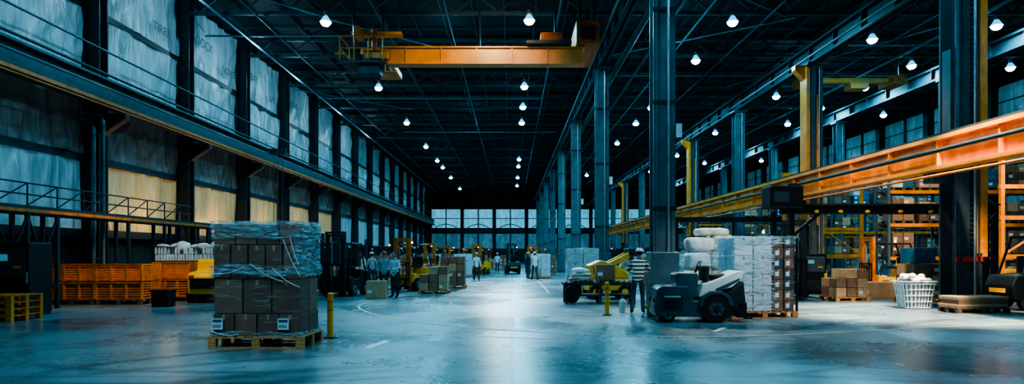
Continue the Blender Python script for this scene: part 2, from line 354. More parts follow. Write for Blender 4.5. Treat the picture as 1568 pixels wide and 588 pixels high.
b=B('orange_runway_beam'); x=12.9
b.box(x-.25,x+.25,6,100,5.08,5.2,'crane_yellow'); b.box(x-.06,x+.06,6,100,4.3,5.1,'orange'); b.box(x-.25,x+.25,6,100,4.2,4.32,'crane_yellow'); b.box(x-.12,x+.12,6,100,5.2,5.3,'steel_dark')
y=7
while y<99: b.box(x-.22,x+.22,y-.03,y+.03,4.3,5.1,'orange'); y+=2.5
for y in (20.4,30.4,40.4,50.4,60.4,70.4,80.4,90.4): b.box(x+.1,x+.65,y-.25,y+.25,3.9,4.2,'steel_mid')
b.tube([(x-.4,6,4.72),(x-.4,100,4.72)],.07,'steel_dark'); b.tube([(x-.4,6,4.0),(x-.4,100,4.0)],.04,'rust_orange')
b.done()
# ------------------------------------------------------------------ overhead travelling crane
b=B('overhead_crane')
b.box(-5.4,3.0,27.7,28.1,9.75,10.4,'crane_yellow',.03); b.box(-5.5,3.1,27.6,28.2,9.72,9.78,'crane_yellow'); b.box(-5.5,3.1,27.6,28.2,10.4,10.46,'crane_yellow')
b.box(-7.0,3.6,30.2,30.6,10.9,11.25,'crane_yellow',.02)
for x in (-4.5,-3,-1.5,0,1.5,2.6): b.box(x-.02,x+.02,27.62,28.18,9.78,10.44,'crane_yellow')
b.box(2.7,3.7,27.4,31.,10.5,11.5,'rust_orange',.04); b.box(2.9,3.5,27.3,27.42,10.7,11.2,'steel_dark',.02)
b.box(-6.2,-5.2,27.5,30.9,9.9,10.2,'crane_yellow',.03)
for x in (2.9,3.5):
    b.cyl((x,28,11.5),(x,28,13.05),.07,'steel_dark'); b.cyl((x,30.5,11.5),(x,30.5,13.05),.07,'steel_dark')
for x in (-6,-1.5,2.): b.cyl((x,30.4,11.25),(x,30.4,13.05),.06,'steel_dark')
b.box(-7.2,-5.3,27.3,28.9,9.7,9.78,'steel_mid')
for x in (-7.2,-6.6,-6.0,-5.4):
    for yy in (27.3,28.9): b.cyl((x,yy,9.78),(x,yy,10.8),.03,'crane_yellow',6)
for z in (10.3,10.8):
    for yy in (27.3,28.9): b.cyl((-7.2,yy,z),(-5.3,yy,z),.03,'crane_yellow',6)
    b.cyl((-7.2,27.3,z),(-7.2,28.9,z),.03,'crane_yellow',6)
b.box(-6.3,-5.5,27.6,28.5,9.8,10.3,'rust_orange',.05); b.cyl((-6.8,28.1,10.05),(-6.35,28.1,10.05),.22,'steel_mid'); b.box(-6.7,-6.4,27.5,28.3,10.9,11.3,'crane_yellow',.03)
b.cyl((-5.9,28,10.4),(-5.9,28,11.3),.12,'rust_orange'); b.box(-7.,-4.8,28.3,28.8,11.2,11.32,'crane_yellow')
for x in (-6.9,-4.9): b.cyl((x,28.5,11.32),(x,28.5,13.05),.05,'steel_dark')
b.box(.6,2.5,27.3,28.5,10.5,10.62,'steel_mid'); b.box(1.2,2.1,27.4,28.4,10.62,11.0,'rust_orange',.05)
b.tube([(-5.3,27.3,9.6),(-5.3,27.3,9.3),(-4.8,27.3,9.3)],.03,'crane_yellow'); b.box(-6.5,-5.6,27.6,28.3,9.3,9.7,'steel_mid',.03)
b.box(-7.6,-7.2,28.0,28.1,10.25,10.35,'crane_yellow')
b.done()
b=B('overhead_crane'); b.box(16.5,22.,36.8,37.1,11.3,11.6,'crane_yellow',.03); b.box(16.3,17.1,36.5,38,11.2,11.7,'rust_orange',.03); b.box(21.3,22.1,36.5,38,11.2,11.7,'rust_orange',.03)
for x in (17,21.8): b.cyl((x,37,11.7),(x,37,13.1),.08,'steel_dark')
b.box(19,20,36.6,37.4,10.95,11.3,'crane_yellow',.03); b.done()
# ------------------------------------------------------------------ lamps
b=B('high_bay_lamp')
b.cyl((0,0,.26),(0,0,.5),.1,'steel_light'); b.cyl((0,0,-.0),(0,0,.26),.27,'lamp_halo',20,.11,cap=False); b.cyl((0,0,.5),(0,0,1.4),.015,'steel_dark',6)
b.sph((0,0,-.02),(.23,.23,.18),'lamp_glow',16,10); b.cyl((0,0,-.0),(0,0,.02),.27,'lamp_halo',20)  # glowing cone and disc imitate the lamp's halo
LZ=12.5; lamp=None
rows={-8.7:[6,18,30.5,42.6,54,66,76,82,93,109],.8:[6,18,30.3,42.3,48.2,54,75,81,93,104],10.3:[6,18,30.5,36.6,48.4,54.3,64,77,90,104],18.2:[24,33,45,58.5,72,86],23:[6,18,31,37.6,42.6,48.6,54.5,66,78,95],29:[38,51,63,76]}
def light(kind,name,loc,power,col,size=.2,rot=None,spot=None,blend=.6):
    l=bpy.data.lights.new(name,kind); l.energy=power; l.color=col
    if kind=='AREA': l.size=size
    else: l.shadow_soft_size=size
    if spot: l.spot_size=spot; l.spot_blend=blend
    o=bpy.data.objects.new(name,l); scene.collection.objects.link(o); o.location=loc
    if rot is not None: o.rotation_euler=(Vector(rot)-Vector(loc)).to_track_quat('-Z','Y').to_euler()
    return o
CY=(.26,.74,1.0)
for x,l in rows.items():
    for y in l:
        if lamp is None: lamp=b.done((x,y,LZ))
        else: dup(lamp,(x,y,LZ))
        p=850 if y>25 else (820 if y>10 else 560)
        if x in (18.2,29): p=350
        light('SPOT','bay_light',(x,y,LZ-.3),p,CY,.25,(x,y,0),math.radians(168),.35)
light('SPOT','unseen_spot',(11.8,16.5,9.5),15000,(1,.82,.60),.3,(11.6,18.6,0),math.radians(52),.6)  # unseen warm spot for the light patch on the right floor
light('SPOT','unseen_spot',(8.2,11.5,8.),1800,(.95,.95,.9),.3,(6.2,17.6,1.2),math.radians(36),.7)  # added front spot to brighten the wrapped load, no fixture
light('SPOT','unseen_spot',(6.5,25,8.5),2200,(1,.8,.58),.3,(6.3,19.3,0.8),math.radians(50),.7)  # unseen warm spot aimed at the bundles from behind
light('SPOT','unseen_spot',(-1,50,11),8000,(.65,.9,1),.3,(0.5,38,0),math.radians(60),.8)  # unseen cool spot aimed at the far aisle floor
light('SPOT','unseen_spot',(2,30,11),3400,(.65,.9,1),.3,(0.5,20,0),math.radians(56),.8)  # unseen cool spot aimed at the centre aisle floor
light('SPOT','unseen_spot',(18,19,9),4500,(1,.72,.44),.3,(18.5,27,1.5),math.radians(60),.8)  # added warm spot to lift the right side, no fixture
light('SPOT','unseen_spot',(12.5,23.2,7.5),1300,(1,.74,.46),.3,(15,26.6,.8),math.radians(75),.8)  # added warm spot on the right-hand forklift, no fixture
light('SPOT','crane_fill',(-1,22.5,12.4),1000,(1,.72,.42),.2,(-1.5,28,10.2),math.radians(75),.7)  # added warm spot to bring out the crane's orange
light('SPOT','crane_fill',(8.5,20,9),2000,(1,.70,.38),.2,(13.,24,4.7),math.radians(80),.8)  # unseen warm spot aimed at the orange runway beam
light('SPOT','unseen_spot',(-9.5,19.5,7),900,(1,.70,.40),.2,(-13,22.5,.8),math.radians(60),.8)  # unseen warm spot aimed at the orange crates
for y in (28,34.7,41.4,48): light('POINT','wall_fill',(XL+1.3,y,3.3),55,(1,.62,.24),.15)  # added unseen warm points brightening the lower sheets
for y in (14,21,27.7,34.4,41,51,61): light('POINT','wall_fill',(XL+2.6,y,12.2),120,(.45,.82,1),.15)  # added unseen cool points that light the upper curtains
for x,y in ((-3.5,36),(7.5,34),(-3.5,58),(19,44)): light('POINT','roof_fill',(x,y,11.6),110,CY,.3)  # added fill points so the roof steel shows, no fixtures
light('SPOT','pallet_fill',(-7,4,10),1300,(.5,.85,1),.4,(-4.5,12.2,1),math.radians(50),.8)  # added unseen spot to put gloss on the wrapped pallet
light('SPOT','pallet_fill',(-1.5,6,11),600,(.5,.85,1),.4,(-4.3,12.2,1.2),math.radians(40),.8)  # second added spot on the wrapped pallet film
# ------------------------------------------------------------------ prop builders
def pallet(b,cx,cy,z,w,d,m,h=.15):
    for i in range(3):
        y=cy-d/2+.05+(d-.1)*i/2; b.box(cx-w/2,cx+w/2,y-.05,y+.05,z,z+.02,m)
        for k in range(3):
            x=cx-w/2+.07+(w-.14)*k/2; b.box(x-.07,x+.07,y-.05,y+.05,z+.02,z+h-.04,m)
        b.box(cx-w/2,cx+w/2,y-.05,y+.05,z+h-.04,z+h-.02,m)
    n=max(5,int(w/.16))
    for i in range(n):
        x=cx-w/2+.05+(w-.1)*i/(n-1); b.box(x-.055,x+.055,cy-d/2,cy+d/2,z+h-.02,z+h,m)
def boxes(b,cx,cy,z,w,d,h,nx,ny,nz,mats=('card_a','card_b','card_c'),gap=.012,lab=0,jit=.01,skip=None):
    sx,sy,sz=w/nx,d/ny,h/nz
    for k in range(nz):
        for i in range(nx):
            for j in range(ny):
                if skip and skip(i,j,k): continue
                x0=cx-w/2+i*sx+gap/2+random.uniform(0,jit); y0=cy-d/2+j*sy+gap/2+random.uniform(0,jit); z0=z+k*sz
                x1=x0+sx-gap-jit;y1=y0+sy-gap-jit;z1=z0+sz-gap*.6
                b.box(x0,x1,y0,y1,z0,z1,random.choice(mats),.012)
                ym=(y0+y1)/2; xm=(x0+x1)/2
                b.box(x0+.02,x1-.02,ym-.03,ym+.03,z1,z1+.002,'tape'); b.box(xm-.025,xm+.025,y0-.002,y0,z1-.1,z1-.01,'tape')
                if random.random()<lab: b.box(x0+.04,x0+.04+min(.18,sx*.35),y0-.004,y0,z0+sz*.3,z0+sz*.3+.12,'label')
def wrap(b,x0,x1,y0,y1,z0,z1,m,amp=.03,seed=0,nz=14,per=.08):
    pts=[]
    def seg(a,c):
        n=max(2,int((Vector(c)-Vector(a)).length/per))
        for i in range(n): pts.append(Vector(a).lerp(Vector(c),i/n))
    seg((x0,y0),(x1,y0));seg((x1,y0),(x1,y1));seg((x1,y1),(x0,y1));seg((x0,y1),(x0,y0))
    n=len(pts); cx,cy=(x0+x1)/2,(y0+y1)/2; vs=[]
    for j in range(nz+1):
        t=j/nz; z=z0+(z1-z0)*t
        for p in pts:
            d=Vector((p.x-cx,p.y-cy)).normalized()
            a=.012+amp*abs(noise.noise(Vector((p.x*3+seed,p.y*3,z*7+p.x*2.5))))+amp*.4*abs(noise.noise(Vector((p.x*9,p.y*9,z*14+seed))))
            zz=z+(.05*noise.noise(Vector((p.x*2,p.y*2,seed+t))) if j in(0,nz) else 0)
            vs.append((p.x+d.x*a,p.y+d.y*a,zz))
    b.raw(vs,[(j*n+i,j*n+(i+1)%n,(j+1)*n+(i+1)%n,(j+1)*n+i) for j in range(nz) for i in range(n)],m,True)
def topwrap(b,x0,x1,y0,y1,z,m,amp=.03,seed=0):
    b.grid(lambda u,v:(x0+(x1-x0)*u,y0+(y1-y0)*v,z+.012+amp*abs(noise.noise(Vector((u*5,v*5,seed))))),20,16,m)
b=B('wrapped_pallet_load')
w,d=1.60,1.02
pallet(b,0,0,0,w+.12,d+.1,'wood',.22)
boxes(b,0,0,.22,w,d,.40,4,2,1,('card_c','card_a'),.014)
boxes(b,0,0,.62,w-.02,d-.02,.62,3,2,1,('card_a','card_c'),.014)
boxes(b,-.01,0,1.24,w-.03,d-.02,.62,5,2,1,('card_a','card_c'),.014)
boxes(b,0,0,1.86,w-.02,d-.02,.38,4,2,1,('card_c','card_a'),.014)
W2,D2=w/2,d/2
wrap(b,-W2,W2,-D2,D2,.2,2.26,'film',.03,1,30,.06)
wrap(b,-W2-.01,W2+.01,-D2-.01,D2+.01,1.98,2.28,'film_dense',.05,4,10,.05)
wrap(b,-W2-.01,W2+.01,-D2-.01,D2+.01,1.30,1.50,'film_dense',.06,8,8,.05)
wrap(b,-W2-.01,W2+.01,-D2-.01,D2+.01,.2,.30,'film_dense',.03,9,5,.05)
wrap(b,W2-.12,W2+.012,-D2-.012,D2+.012,1.4,2.2,'film_dense',.03,19,12,.05)
topwrap(b,-W2,W2,-D2,D2,2.26,'film_dense',.06,3)
for (x0,z0,x1,z1) in ((-.1,1.52,.5,1.2),(.3,1.44,.80,1.10),(-.8,1.34,-.2,1.46),(.5,1.95,.8,1.3),(.62,2.0,.78,1.5),(-.8,.32,-.3,.26)):
    pts=[(x0+(x1-x0)*t,-D2-.05,z0+(z1-z0)*t-.05*math.sin(pi*t)) for t in [i/6 for i in range(7)]]
    b.tube(pts,.008,'label',6)
for x in (-.69,.50):
    b.box(x-.1,x+.1,-D2-.05,-D2-.044,.34,.54,'label'); b.box(x-.08,x+.08,-D2-.053,-D2-.05,.47,.52,'label_ink')
    for k in range(7): b.box(x-.08+k*.022,x-.07+k*.022,-D2-.053,-D2-.05,.37,.43,'label_ink')
b.done((-4.56,12.2,0),math.radians(-1.5))
b=B('safety_bollard'); b.cyl((0,0,0),(0,0,.02),.14,'steel_dark',16); b.cyl((0,0,.02),(0,0,.88),.06,'yellow',16); b.sph((0,0,.88),(.06,.06,.035),'yellow',16,8)
for z in (.55,.72): b.cyl((0,0,z),(0,0,z+.03),.062,'rust_orange',16)
for k in range(4):
    a=k*pi/2+pi/4; b.cyl((.105*math.cos(a),.105*math.sin(a),.02),(.105*math.cos(a),.105*math.sin(a),.04),.012,'steel_light',6)
bo=b.done((-3.66,13.15,0)); dup(bo,(2.62,18.,0)); dup(bo,(12.3,25.6,0)); dup(bo,(8.95,26.9,0))
def wheel(b,x,y,r,w,m='steel_light'):
    b.cyl((x-w/2,y,r),(x+w/2,y,r),r,'rubber',24); b.cyl((x-w/2-.01,y,r),(x+w/2+.01,y,r),r*.55,m,16); b.cyl((x-w/2-.03,y,r),(x+w/2+.03,y,r),r*.2,'steel_dark',10)
def forklift(body,guard='steel_black',mh=2.3,mast='steel_dark',fork_z=.1):
    b=B('forklift')
    b.prism([(-1.2,.3),(-1.28,.65),(-1.15,1.0),(-.45,1.06),(-.4,.72),(.1,.66),(.55,.8),(.78,.8),(.8,.22),(-1.0,.22)],-.5,.5,body,.03)
    b.prism([(-1.3,.3),(-1.36,.7),(-1.22,1.0),(-.95,1.0),(-.95,.3)],-.56,.56,body,.04)
    b.box(-.54,.54,-.35,.5,.24,.42,'steel_black',.02)
    for s in (-1,1): wheel(b,s*.52,.52,.30,.2); wheel(b,s*.46,-.85,.25,.18)
    b.box(-.24,.24,-.55,-.05,1.06,1.18,'rubber',.04); b.box(-.24,.24,-.62,-.5,1.12,1.55,'rubber',.04)
    b.tube([(0,.5,.8),(0,.3,1.2)],.03,'steel_black')
    ring=[(.16*math.cos(a),.29+.06*math.sin(a),1.22+.15*math.sin(a)) for a in [2*pi*i/12 for i in range(13)]]; b.tube(ring,.014,'steel_black',6)
    for s in (-1,1):
        b.tube([(s*.46,.68,.8),(s*.44,.42,2.1)],.035,guard); b.tube([(s*.46,-1.,1.0),(s*.44,-.62,2.1)],.035,guard); b.tube([(s*.44,.42,2.1),(s*.44,-.62,2.1)],.035,guard)
    for i in range(7): y=-.62+1.04*i/6; b.box(-.44,.44,y-.02,y+.02,2.09,2.12,guard)
    for s in (-1,1):
        b.box(s*.36-.05,s*.36+.05,.86,.98,.06,mh,mast); b.box(s*.26-.035,s*.26+.035,.9,1.0,.08,mh-.1,mast); b.cyl((s*.18,.88,.2),(s*.18,.88,mh-.4),.035,'steel_light',8)
        b.box(s*.22-.05,s*.22+.05,1.06,1.1,fork_z,fork_z+.5,'steel_black'); b.prism([(1.06,fork_z),(1.1,fork_z+.05),(2.1,fork_z+.02),(2.1,fork_z)],s*.22-.05,s*.22+.05,'steel_black')
    for z in (.3,mh*.5,mh-.12,mh-.02): b.box(-.4,.4,.87,.95,z-.06,z+.02,mast)
    b.box(-.42,.42,1.0,1.06,fork_z+.08,fork_z+.16,'steel_black'); b.box(-.42,.42,1.0,1.06,fork_z+.4,fork_z+.48,'steel_black')
    for i in range(6): x=-.4+.16*i; b.box(x-.015,x+.015,1.02,1.05,fork_z+.48,fork_z+1.2,'steel_black')
    b.box(-.42,.42,1.02,1.05,fork_z+1.17,fork_z+1.21,'steel_black')
    b.sph((.3,-.5,2.2),(.05,.05,.07),'amber_glow'); b.cyl((.3,-.5,2.1),(.3,-.5,2.16),.05,'steel_black')
    for s in (-1,1): b.sph((s*.4,.55,1.95),(.06,.04,.06),'white_plastic')
    b.box(-.3,.3,-1.39,-1.36,.5,.62,'yellow' if body!='yellow' else 'steel_black')
    return b
f_b=forklift('steel_black',mh=2.55).done((-6.75,26.4,0),math.radians(172))
f_y=forklift('yellow',mh=2.4,mast='rust_orange').done((-4.6,30.2,0),math.radians(160))
dup(f_b,(-8.7,28.6,0),math.radians(200)); dup(f_y,(-5.4,45,0),math.radians(170)); dup(f_b,(.05,55,0),math.radians(5))
dup(f_y,(15.75,27.3,0),math.radians(95)); dup(f_b,(16.15,19.8,0),math.radians(-90),1.05); dup(f_b,(10.3,25.2,0),math.radians(185),1.15)
b=B('tow_tractor')
b.prism([(-1.0,.3),(-1.05,.9),(-.9,1.05),(-.1,1.1),(0,1.45),(.15,1.5),(.75,1.5),(.95,.95),(1.0,.3)],-.55,.55,'yellow',.05)
b.box(-.56,.56,.1,.7,1.0,1.35,'glass_dark',.02); b.box(-.45,.45,-1.07,-1.02,.5,.85,'steel_black'); b.box(-.58,.58,-.95,.95,.2,.34,'steel_black',.02); b.box(-.5,.5,.93,.99,.95,1.3,'glass_dark')
for s in (-1,1):
    wheel(b,s*.52,.6,.27,.2); wheel(b,s*.52,-.65,.27,.2); b.box(s*.4-.08,s*.4+.08,-1.08,-1.04,.88,.96,'red')
b.done((-10.65,23.3,0),math.radians(8))
b=B('electric_tug')
b.prism([(-1.15,.14),(-1.2,.35),(-1.12,.82),(-1.0,.9),(-.35,.9),(-.25,.55),(.35,.5),(.6,.14)],-.48,.48,'tug_blue',.035)
b.prism([(-.62,.88),(-.66,1.18),(-.58,1.22),(-.12,1.22),(-.08,1.15),(-.1,.6),(-.3,.6)],-.34,.34,'tug_blue',.03)
b.prism([(-.1,.62),(.0,.95),(.25,1.02),(.85,1.28),(.98,1.26),(.95,1.08),(.7,.86),(.35,.78),(.1,.62)],-.46,.46,'tug_white',.03)
b.prism([(.3,.83),(.55,.95),(.88,1.10),(.88,1.06),(.6,.90),(.33,.79)],-.485,.485,'tug_blue',.005)
b.prism([(.55,.72),(.8,.9),(1.0,1.02),(1.05,.5),(.9,.3),(.75,.3)],-.4,.4,'steel_dark',.03)
b.box(-.40,.40,.85,1.08,.12,.5,'steel_black',.02)
for s in (-1,1):
    wheel(b,s*.46,.30,.34,.2,'steel_mid'); wheel(b,s*.40,-.85,.17,.14)
    for k in range(6):
        a=k*pi/3; b.cyl((s*.575,.3+.13*math.cos(a),.34+.13*math.sin(a)),(s*.585,.3+.13*math.cos(a),.34+.13*math.sin(a)),.02,'steel_light',6)
    b.prism([(-.12,.40),(-.05,.66),(.15,.78),(.45,.78),(.66,.62),(.7,.42),(.62,.42),(.55,.6),(.4,.7),(.18,.7),(.03,.6),(-.04,.4)],s*.36,s*.58,'tug_blue',.01)
    b.box(s*.485-.01,s*.485+.01,-1.0,-.5,.3,.7,'steel_mid',.005); b.box(s*.49-.01,s*.49+.01,-.95,-.55,.62,.66,'tug_white')
    for k in range(4): b.box(s*.5-.005,s*.5+.005,-.92,-.6,.36+k*.06,.38+k*.06,'steel_black')
    b.box(s*.22-.06,s*.22+.06,1.05,1.25,.08,.13,'steel_black')
b.sph((0,.45,1.12),(.3,.28,.09),'rubber'); b.box(-.3,.3,.05,.2,1.0,1.4,'rubber',.05)
b.tube([(0,-.1,1.2),(0,-.02,1.38)],.03,'steel_black')
b.tube([(.15*math.cos(a),-.02+.06*math.sin(a),1.38+.13*math.sin(a)) for a in [2*pi*i/12 for i in range(13)]],.015,'steel_black',6)
b.box(-.44,-.3,-1.215,-1.18,.5,.6,'red'); b.box(.3,.44,-1.215,-1.18,.5,.6,'red')
b.done((4.72,16.5,0),math.radians(-93))
b=B('wrapped_pallet_load'); w,d=1.66,1.15
pallet(b,0,0,0,w+.1,d+.1,'wood',.18)
boxes(b,-.3,0,.18,1.04,d,1.95,2,2,4,('label','white_plastic','card_b'),.02,.6); boxes(b,.53,0,.18,.58,d,1.95,2,2,7,('card_c','steel_mid','card_a'),.02,1.)
wrap(b,-w/2,.24,-d/2,d/2,.2,2.1,'film_dense',.06,11,24,.06); wrap(b,-w/2-.02,w/2,-d/2-.01,d/2+.01,.2,2.14,'film',.03,12,24,.07)
wrap(b,-w/2,w/2,-d/2,d/2,1.95,2.16,'film_dense',.04,14,6,.06)
topwrap(b,-w/2,w/2,-d/2,d/2,2.13,'film_dense',.05,8)
b.box(.85,.89,-.62,-.56,.0,2.1,'steel_black')
b.done((6.6,17.75,0),math.radians(4))
def blob(b,c,r,m,seed=0,amp=.18):
    b.sph(c,r,m,24,16,lambda p:p*(1+amp*noise.noise(p*3.5+Vector((seed,seed,0)))+.05*noise.noise(p*11+Vector((seed,0,0)))))
def bundle(b,c,r,m,seed):
    def f(p):
        q=Vector((p.x/r[0],p.y/r[1],p.z/r[2])); k=(abs(q.x)**5+abs(q.y)**5+abs(q.z)**5)**-.2
        p=p*k*.97; return p*(1+.07*noise.noise(p*4+Vector((seed,0,0)))+.03*noise.noise(p*13))
    b.sph(c,r,m,28,20,f)
b=B('wrapped_bundles')
pallet(b,0,0,0,1.5,1.1,'wood',.15); sd=0
for k in range(4):
    for i in range(2):
        if k==3 and i==0: continue
        bundle(b,(-.36+.72*i,0,.42+k*.53),(.35,.5,.26),('white_cloth','cream','white_plastic')[(k+i)%3],sd); sd+=3
bundle(b,(-.3,-.05,1.98),(.42,.42,.22),'white_cloth',31); bundle(b,(.05,-.1,2.36),(.5,.36,.12),'cream',37)
wrap(b,-.73,.73,-.53,.53,.2,2.2,'film',.06,21,24,.08); wrap(b,-.73,.73,-.53,.53,1.3,1.8,'film_dense',.06,24,8,.08)
b.done((6.05,20.1,0))
def stackobj(name,w,d,h,nx,ny,nz,fm='film',mats=('card_a','card_b','card_light'),pm='wood',lab=.3,skip=None):
    b=B(name); pallet(b,0,0,0,w+.08,d+.08,pm); boxes(b,0,0,.15,w,d,h,nx,ny,nz,mats,.015,lab,.012,skip)
    if fm: wrap(b,-w/2,w/2,-d/2,d/2,.15,.15+h+.01,fm,.04,random.random()*20,12,.1); topwrap(b,-w/2,w/2,-d/2,d/2,.15+h,fm,.04,2)
    return b
s1=stackobj('box_pallet',1.2,1.0,1.4,3,2,4).done((-2.9,32.3,0))
s2=stackobj('box_pallet',1.2,1.,1.0,3,2,3,None,('card_light','card_b'),skip=lambda i,j,k:k==2 and i==0).done((-3.3,27.9,0))
s3=stackobj('box_pallet',1.3,1.1,1.5,2,2,3,'film_dense',('white_plastic','card_light')).done((-3.6,48,0))
b=B('yellow_bin'); b.prism([(-.5,.1),(-.6,.9),(.6,.9),(.5,.1)],-.4,.4,'yellow',.03); b.box(-.35,.35,-.5,.5,.85,.93,'rubber')
for x in(-.35,.35):
    for y in (-.4,.4): b.cyl((x-.03,y,.07),(x+.03,y,.07),.07,'rubber',12)
yb=b.done((-4.4,40,0))
b=B('machine_cabinet'); b.box(-.5,.5,-.45,.45,.08,2.0,'steel_black',.03); b.box(-.5,.5,-.4,.4,0,.08,'steel_dark'); b.box(-.4,.4,-.47,-.45,1.1,1.85,'steel_mid',.01); b.box(-.3,-.05,-.485,-.47,1.5,1.68,'screen_glow'); b.box(.44,.48,-.5,-.46,.9,1.2,'steel_light'); b.box(.1,.3,-.485,-.47,1.3,1.36,'yellow')
for k in range(6): b.box(-.3,.3,-.47,-.45,.25+k*.08,.28+k*.08,'steel_mid')
b.cyl((.25,-.5,1.6),(.25,-.47,1.6),.03,'red'); cab=b.done((-13.45,17.95,0))
dup(cab,(12.6,27.6,0),sc=(1,1,.85)); dup(cab,(11.2,28.9,0),sc=(1.1,1,.7)); dup(cab,(20.3,23.3,0)); dup(cab,(18.9,23.4,0),sc=(1,1,.8))
taken=[(-3.6,48,1),(-4.4,40,1),(-2.9,32.3,1),(-3.3,27.9,1),(-5.4,45,2.3),(.05,55,2.3),(-4.6,30.2,2.2),(-8.7,28.6,2.2),(-6.75,26.4,2.2),(10.3,25.2,2.2),(12.6,27.6,1),(11.2,28.9,1),(-7.2,31.6,1),(1.45,41.5,1),(1.05,43.2,1),(-6.3,48.5,1),(-1.9,58,1),(-7.4,34.5,1),(8.6,29.6,2.3),(2.9,39.5,1.3),(3.2,25.3,1.5),(-2.2,40.5,1),(6.8,35.5,1),(16.6,35.2,1),(15.4,37,.5),(17.6,37,.5),(19.8,37,.5)]
rad={'s1':.95,'s2':.95,'s3':1.,'f_b':2.3,'f_y':2.3,'yb':.9,'cab':.8}
objs=dict(s1=s1,s2=s2,s3=s3,f_b=f_b,f_y=f_y,yb=yb,cab=cab)
def place(k,x,y,rz,force=False):
    r=rad[k]
    if not force:
        for (a,c,q) in taken:
            if (a-x)**2+(c-y)**2<(q+r)**2: return False
        for cy in [20+13.5*i for i in range(8)]:
            if abs(x-4.6)<r+.6 and abs(y-cy)<r+.6: return False
        if abs(x-14)<r+.8 or abs(x-24)<r+.6: return False
        if x<-13.9+r: return False
        if x>16.5-r and any(q-r-.3<y<q+1.2+r for q in (30.5,41.5,53.5,66)): return False
        if x>31.5-r: return False
    taken.append((x,y,r)); dup(objs[k],(x,y,0),rz); return True
for k,x,y,rz in (('s3',1.95,44.6,0),('s1',2.9,52.5,0),('yb',2.4,49.5,0),('s1',7.2,33,0),('s2',9.3,36,0),('s3',6.9,26.7,.2),('s3',-6.3,51.5,0),('s1',-2.9,61.5,.2),('f_y',-5.2,57.6,2.6),('s2',-2.2,70,0),('f_b',-8.,40,1.8),('s1',-6.2,36.9,0),('s2',-4.7,34.4,.1),('s1',-10.6,31.4,0),('s2',-9.3,34.2,.2),('s3',2.2,64,0),('f_y',-2.6,53.0,2.9),('f_y',1.9,58,3.),('s1',-.6,66,0),
    ('s2',16.9,24.2,0),('s1',21.6,21.3,.1),('s3',23.0,23.3,0),('f_y',20.5,28.2,1.5),('s2',23.5,27.6,0),('s1',10.6,31.4,.1),('s1',12.1,31.5,0),('yb',7.9,23.8,.4),('s2',12.05,23.7,.1),('f_b',29.,20.9,1.2),('s2',25.2,21.6,0)):
    place(k,x,y,rz,True)
ks=['s1','s1','s2','s2','s3','f_b','f_y','f_y','yb','cab','s1','f_b']
rs=random.Random(21); c=0
for t in range(2600):
    if c>110: break
    side=rs.random()
    if side<.45: x=rs.uniform(-13,-3.4); y=rs.uniform(31,112)
    elif side<.58: x=rs.uniform(2.2,8); y=rs.uniform(45,112)
    else: x=rs.uniform(6.5,31); y=rs.uniform(32,100)
    if place(rs.choice(ks),x,y,rs.choice((0,.1,pi/2,pi,-.2,2.8))): c+=1
b=B('cardboard_box'); boxes(b,0,0,0,.72,.6,.66,1,1,1,('card_light',),0,1,0); cb=b.done((-5.15,24.9,0),.05)
b=B('cardboard_box'); boxes(b,0,0,0,1.5,.9,.62,1,1,1,('card_light',),0,1,0); b.done((13.9,24.9,0),.0)
b=B('box_stack'); pallet(b,0,0,0,1.5,1.1,'wood'); boxes(b,0,0,.15,1.4,1.0,1.2,2,2,3,('card_b','card_a','card_light'),.02,.6,.05); boxes(b,-.2,0,1.36,.8,.8,.55,1,1,1,('blue_tub',),.02,0)
b.done((14.6,23.2,0),.06)
b=B('flat_carton_stack'); pallet(b,0,0,0,1.55,.8,'wood_dark')
for k in range(6): b.box(-.75+random.uniform(-.03,.03),.74,-.38,.38+random.uniform(-.03,.02),.15+k*.055,.2+k*.055,random.choice(('card_a','card_light','card_b')))
b.done((13.35,18.9,0),.05)
b=B('laundry_basket')
def P(a,s,z):
    c_,n_=math.cos(a),math.sin(a); q=(abs(c_)**4+abs(n_)**4)**-.25; return (c_*q*s*1.1,n_*q*s*.85,z)
for k in range(28): a=2*pi*k/28; b.bar(P(a,.33,.03),P(a,.43,.72),.045,'white_plastic',.015)
for z,s in ((.03,.33),(.2,.355),(.37,.38),(.54,.405),(.7,.43),(.76,.45)):
    for k in range(32): b.bar(P(2*pi*k/32,s,z),P(2*pi*(k+1)/32,s,z),.045 if z<.7 else .07,'white_plastic',.02)
b.raw([P(2*pi*k/32,.33,.02) for k in range(32)],[tuple(range(32))],'white_plastic')
b.raw([P(2*pi*k/32,.31,.03) for k in range(32)]+[P(2*pi*k/32,.40,.68) for k in range(32)],[(k,(k+1)%32,32+(k+1)%32,32+k) for k in range(32)],'grey_cloth',True)
for k in range(30): blob(b,(random.uniform(-.32,.32),random.uniform(-.24,.24),.76+random.uniform(-.03,.16)),(.1,.09,.07),random.choice(('white_cloth','white_cloth','grey_cloth')),k,.5)
b.done((12.5,20.3,0),.1,1.1)
# ------------------------------------------------------------------ left side equipment
def crate(b,x0,x1,y0,y1,z0,z1,m):
    n=7
    for i in range(n):
        z=z0+(z1-z0)*i/n
        b.box(x0,x1,y0,y0+.03,z+.02,z+(z1-z0)/n-.015,m); b.box(x0,x1,y1-.03,y1,z+.02,z+(z1-z0)/n-.015,m)
        b.box(x0,x0+.03,y0,y1,z+.02,z+(z1-z0)/n-.015,m); b.box(x1-.03,x1,y0,y1,z+.02,z+(z1-z0)/n-.015,m)
    for x in (x0,x0+(x1-x0)/3,x0+2*(x1-x0)/3,x1): b.box(x-.04,x+.04,y0-.03,y0,z0,z1,m)
    for y in (y0,(y0+y1)/2,y1): b.box(x1,x1+.03,y-.04,y+.04,z0,z1,m)
    b.box(x0,x1,y0,y1,z0,z0+.03,m); b.box(x0-.02,x1+.02,y0-.04,y0-.0,z1-.05,z1,'rust_orange')
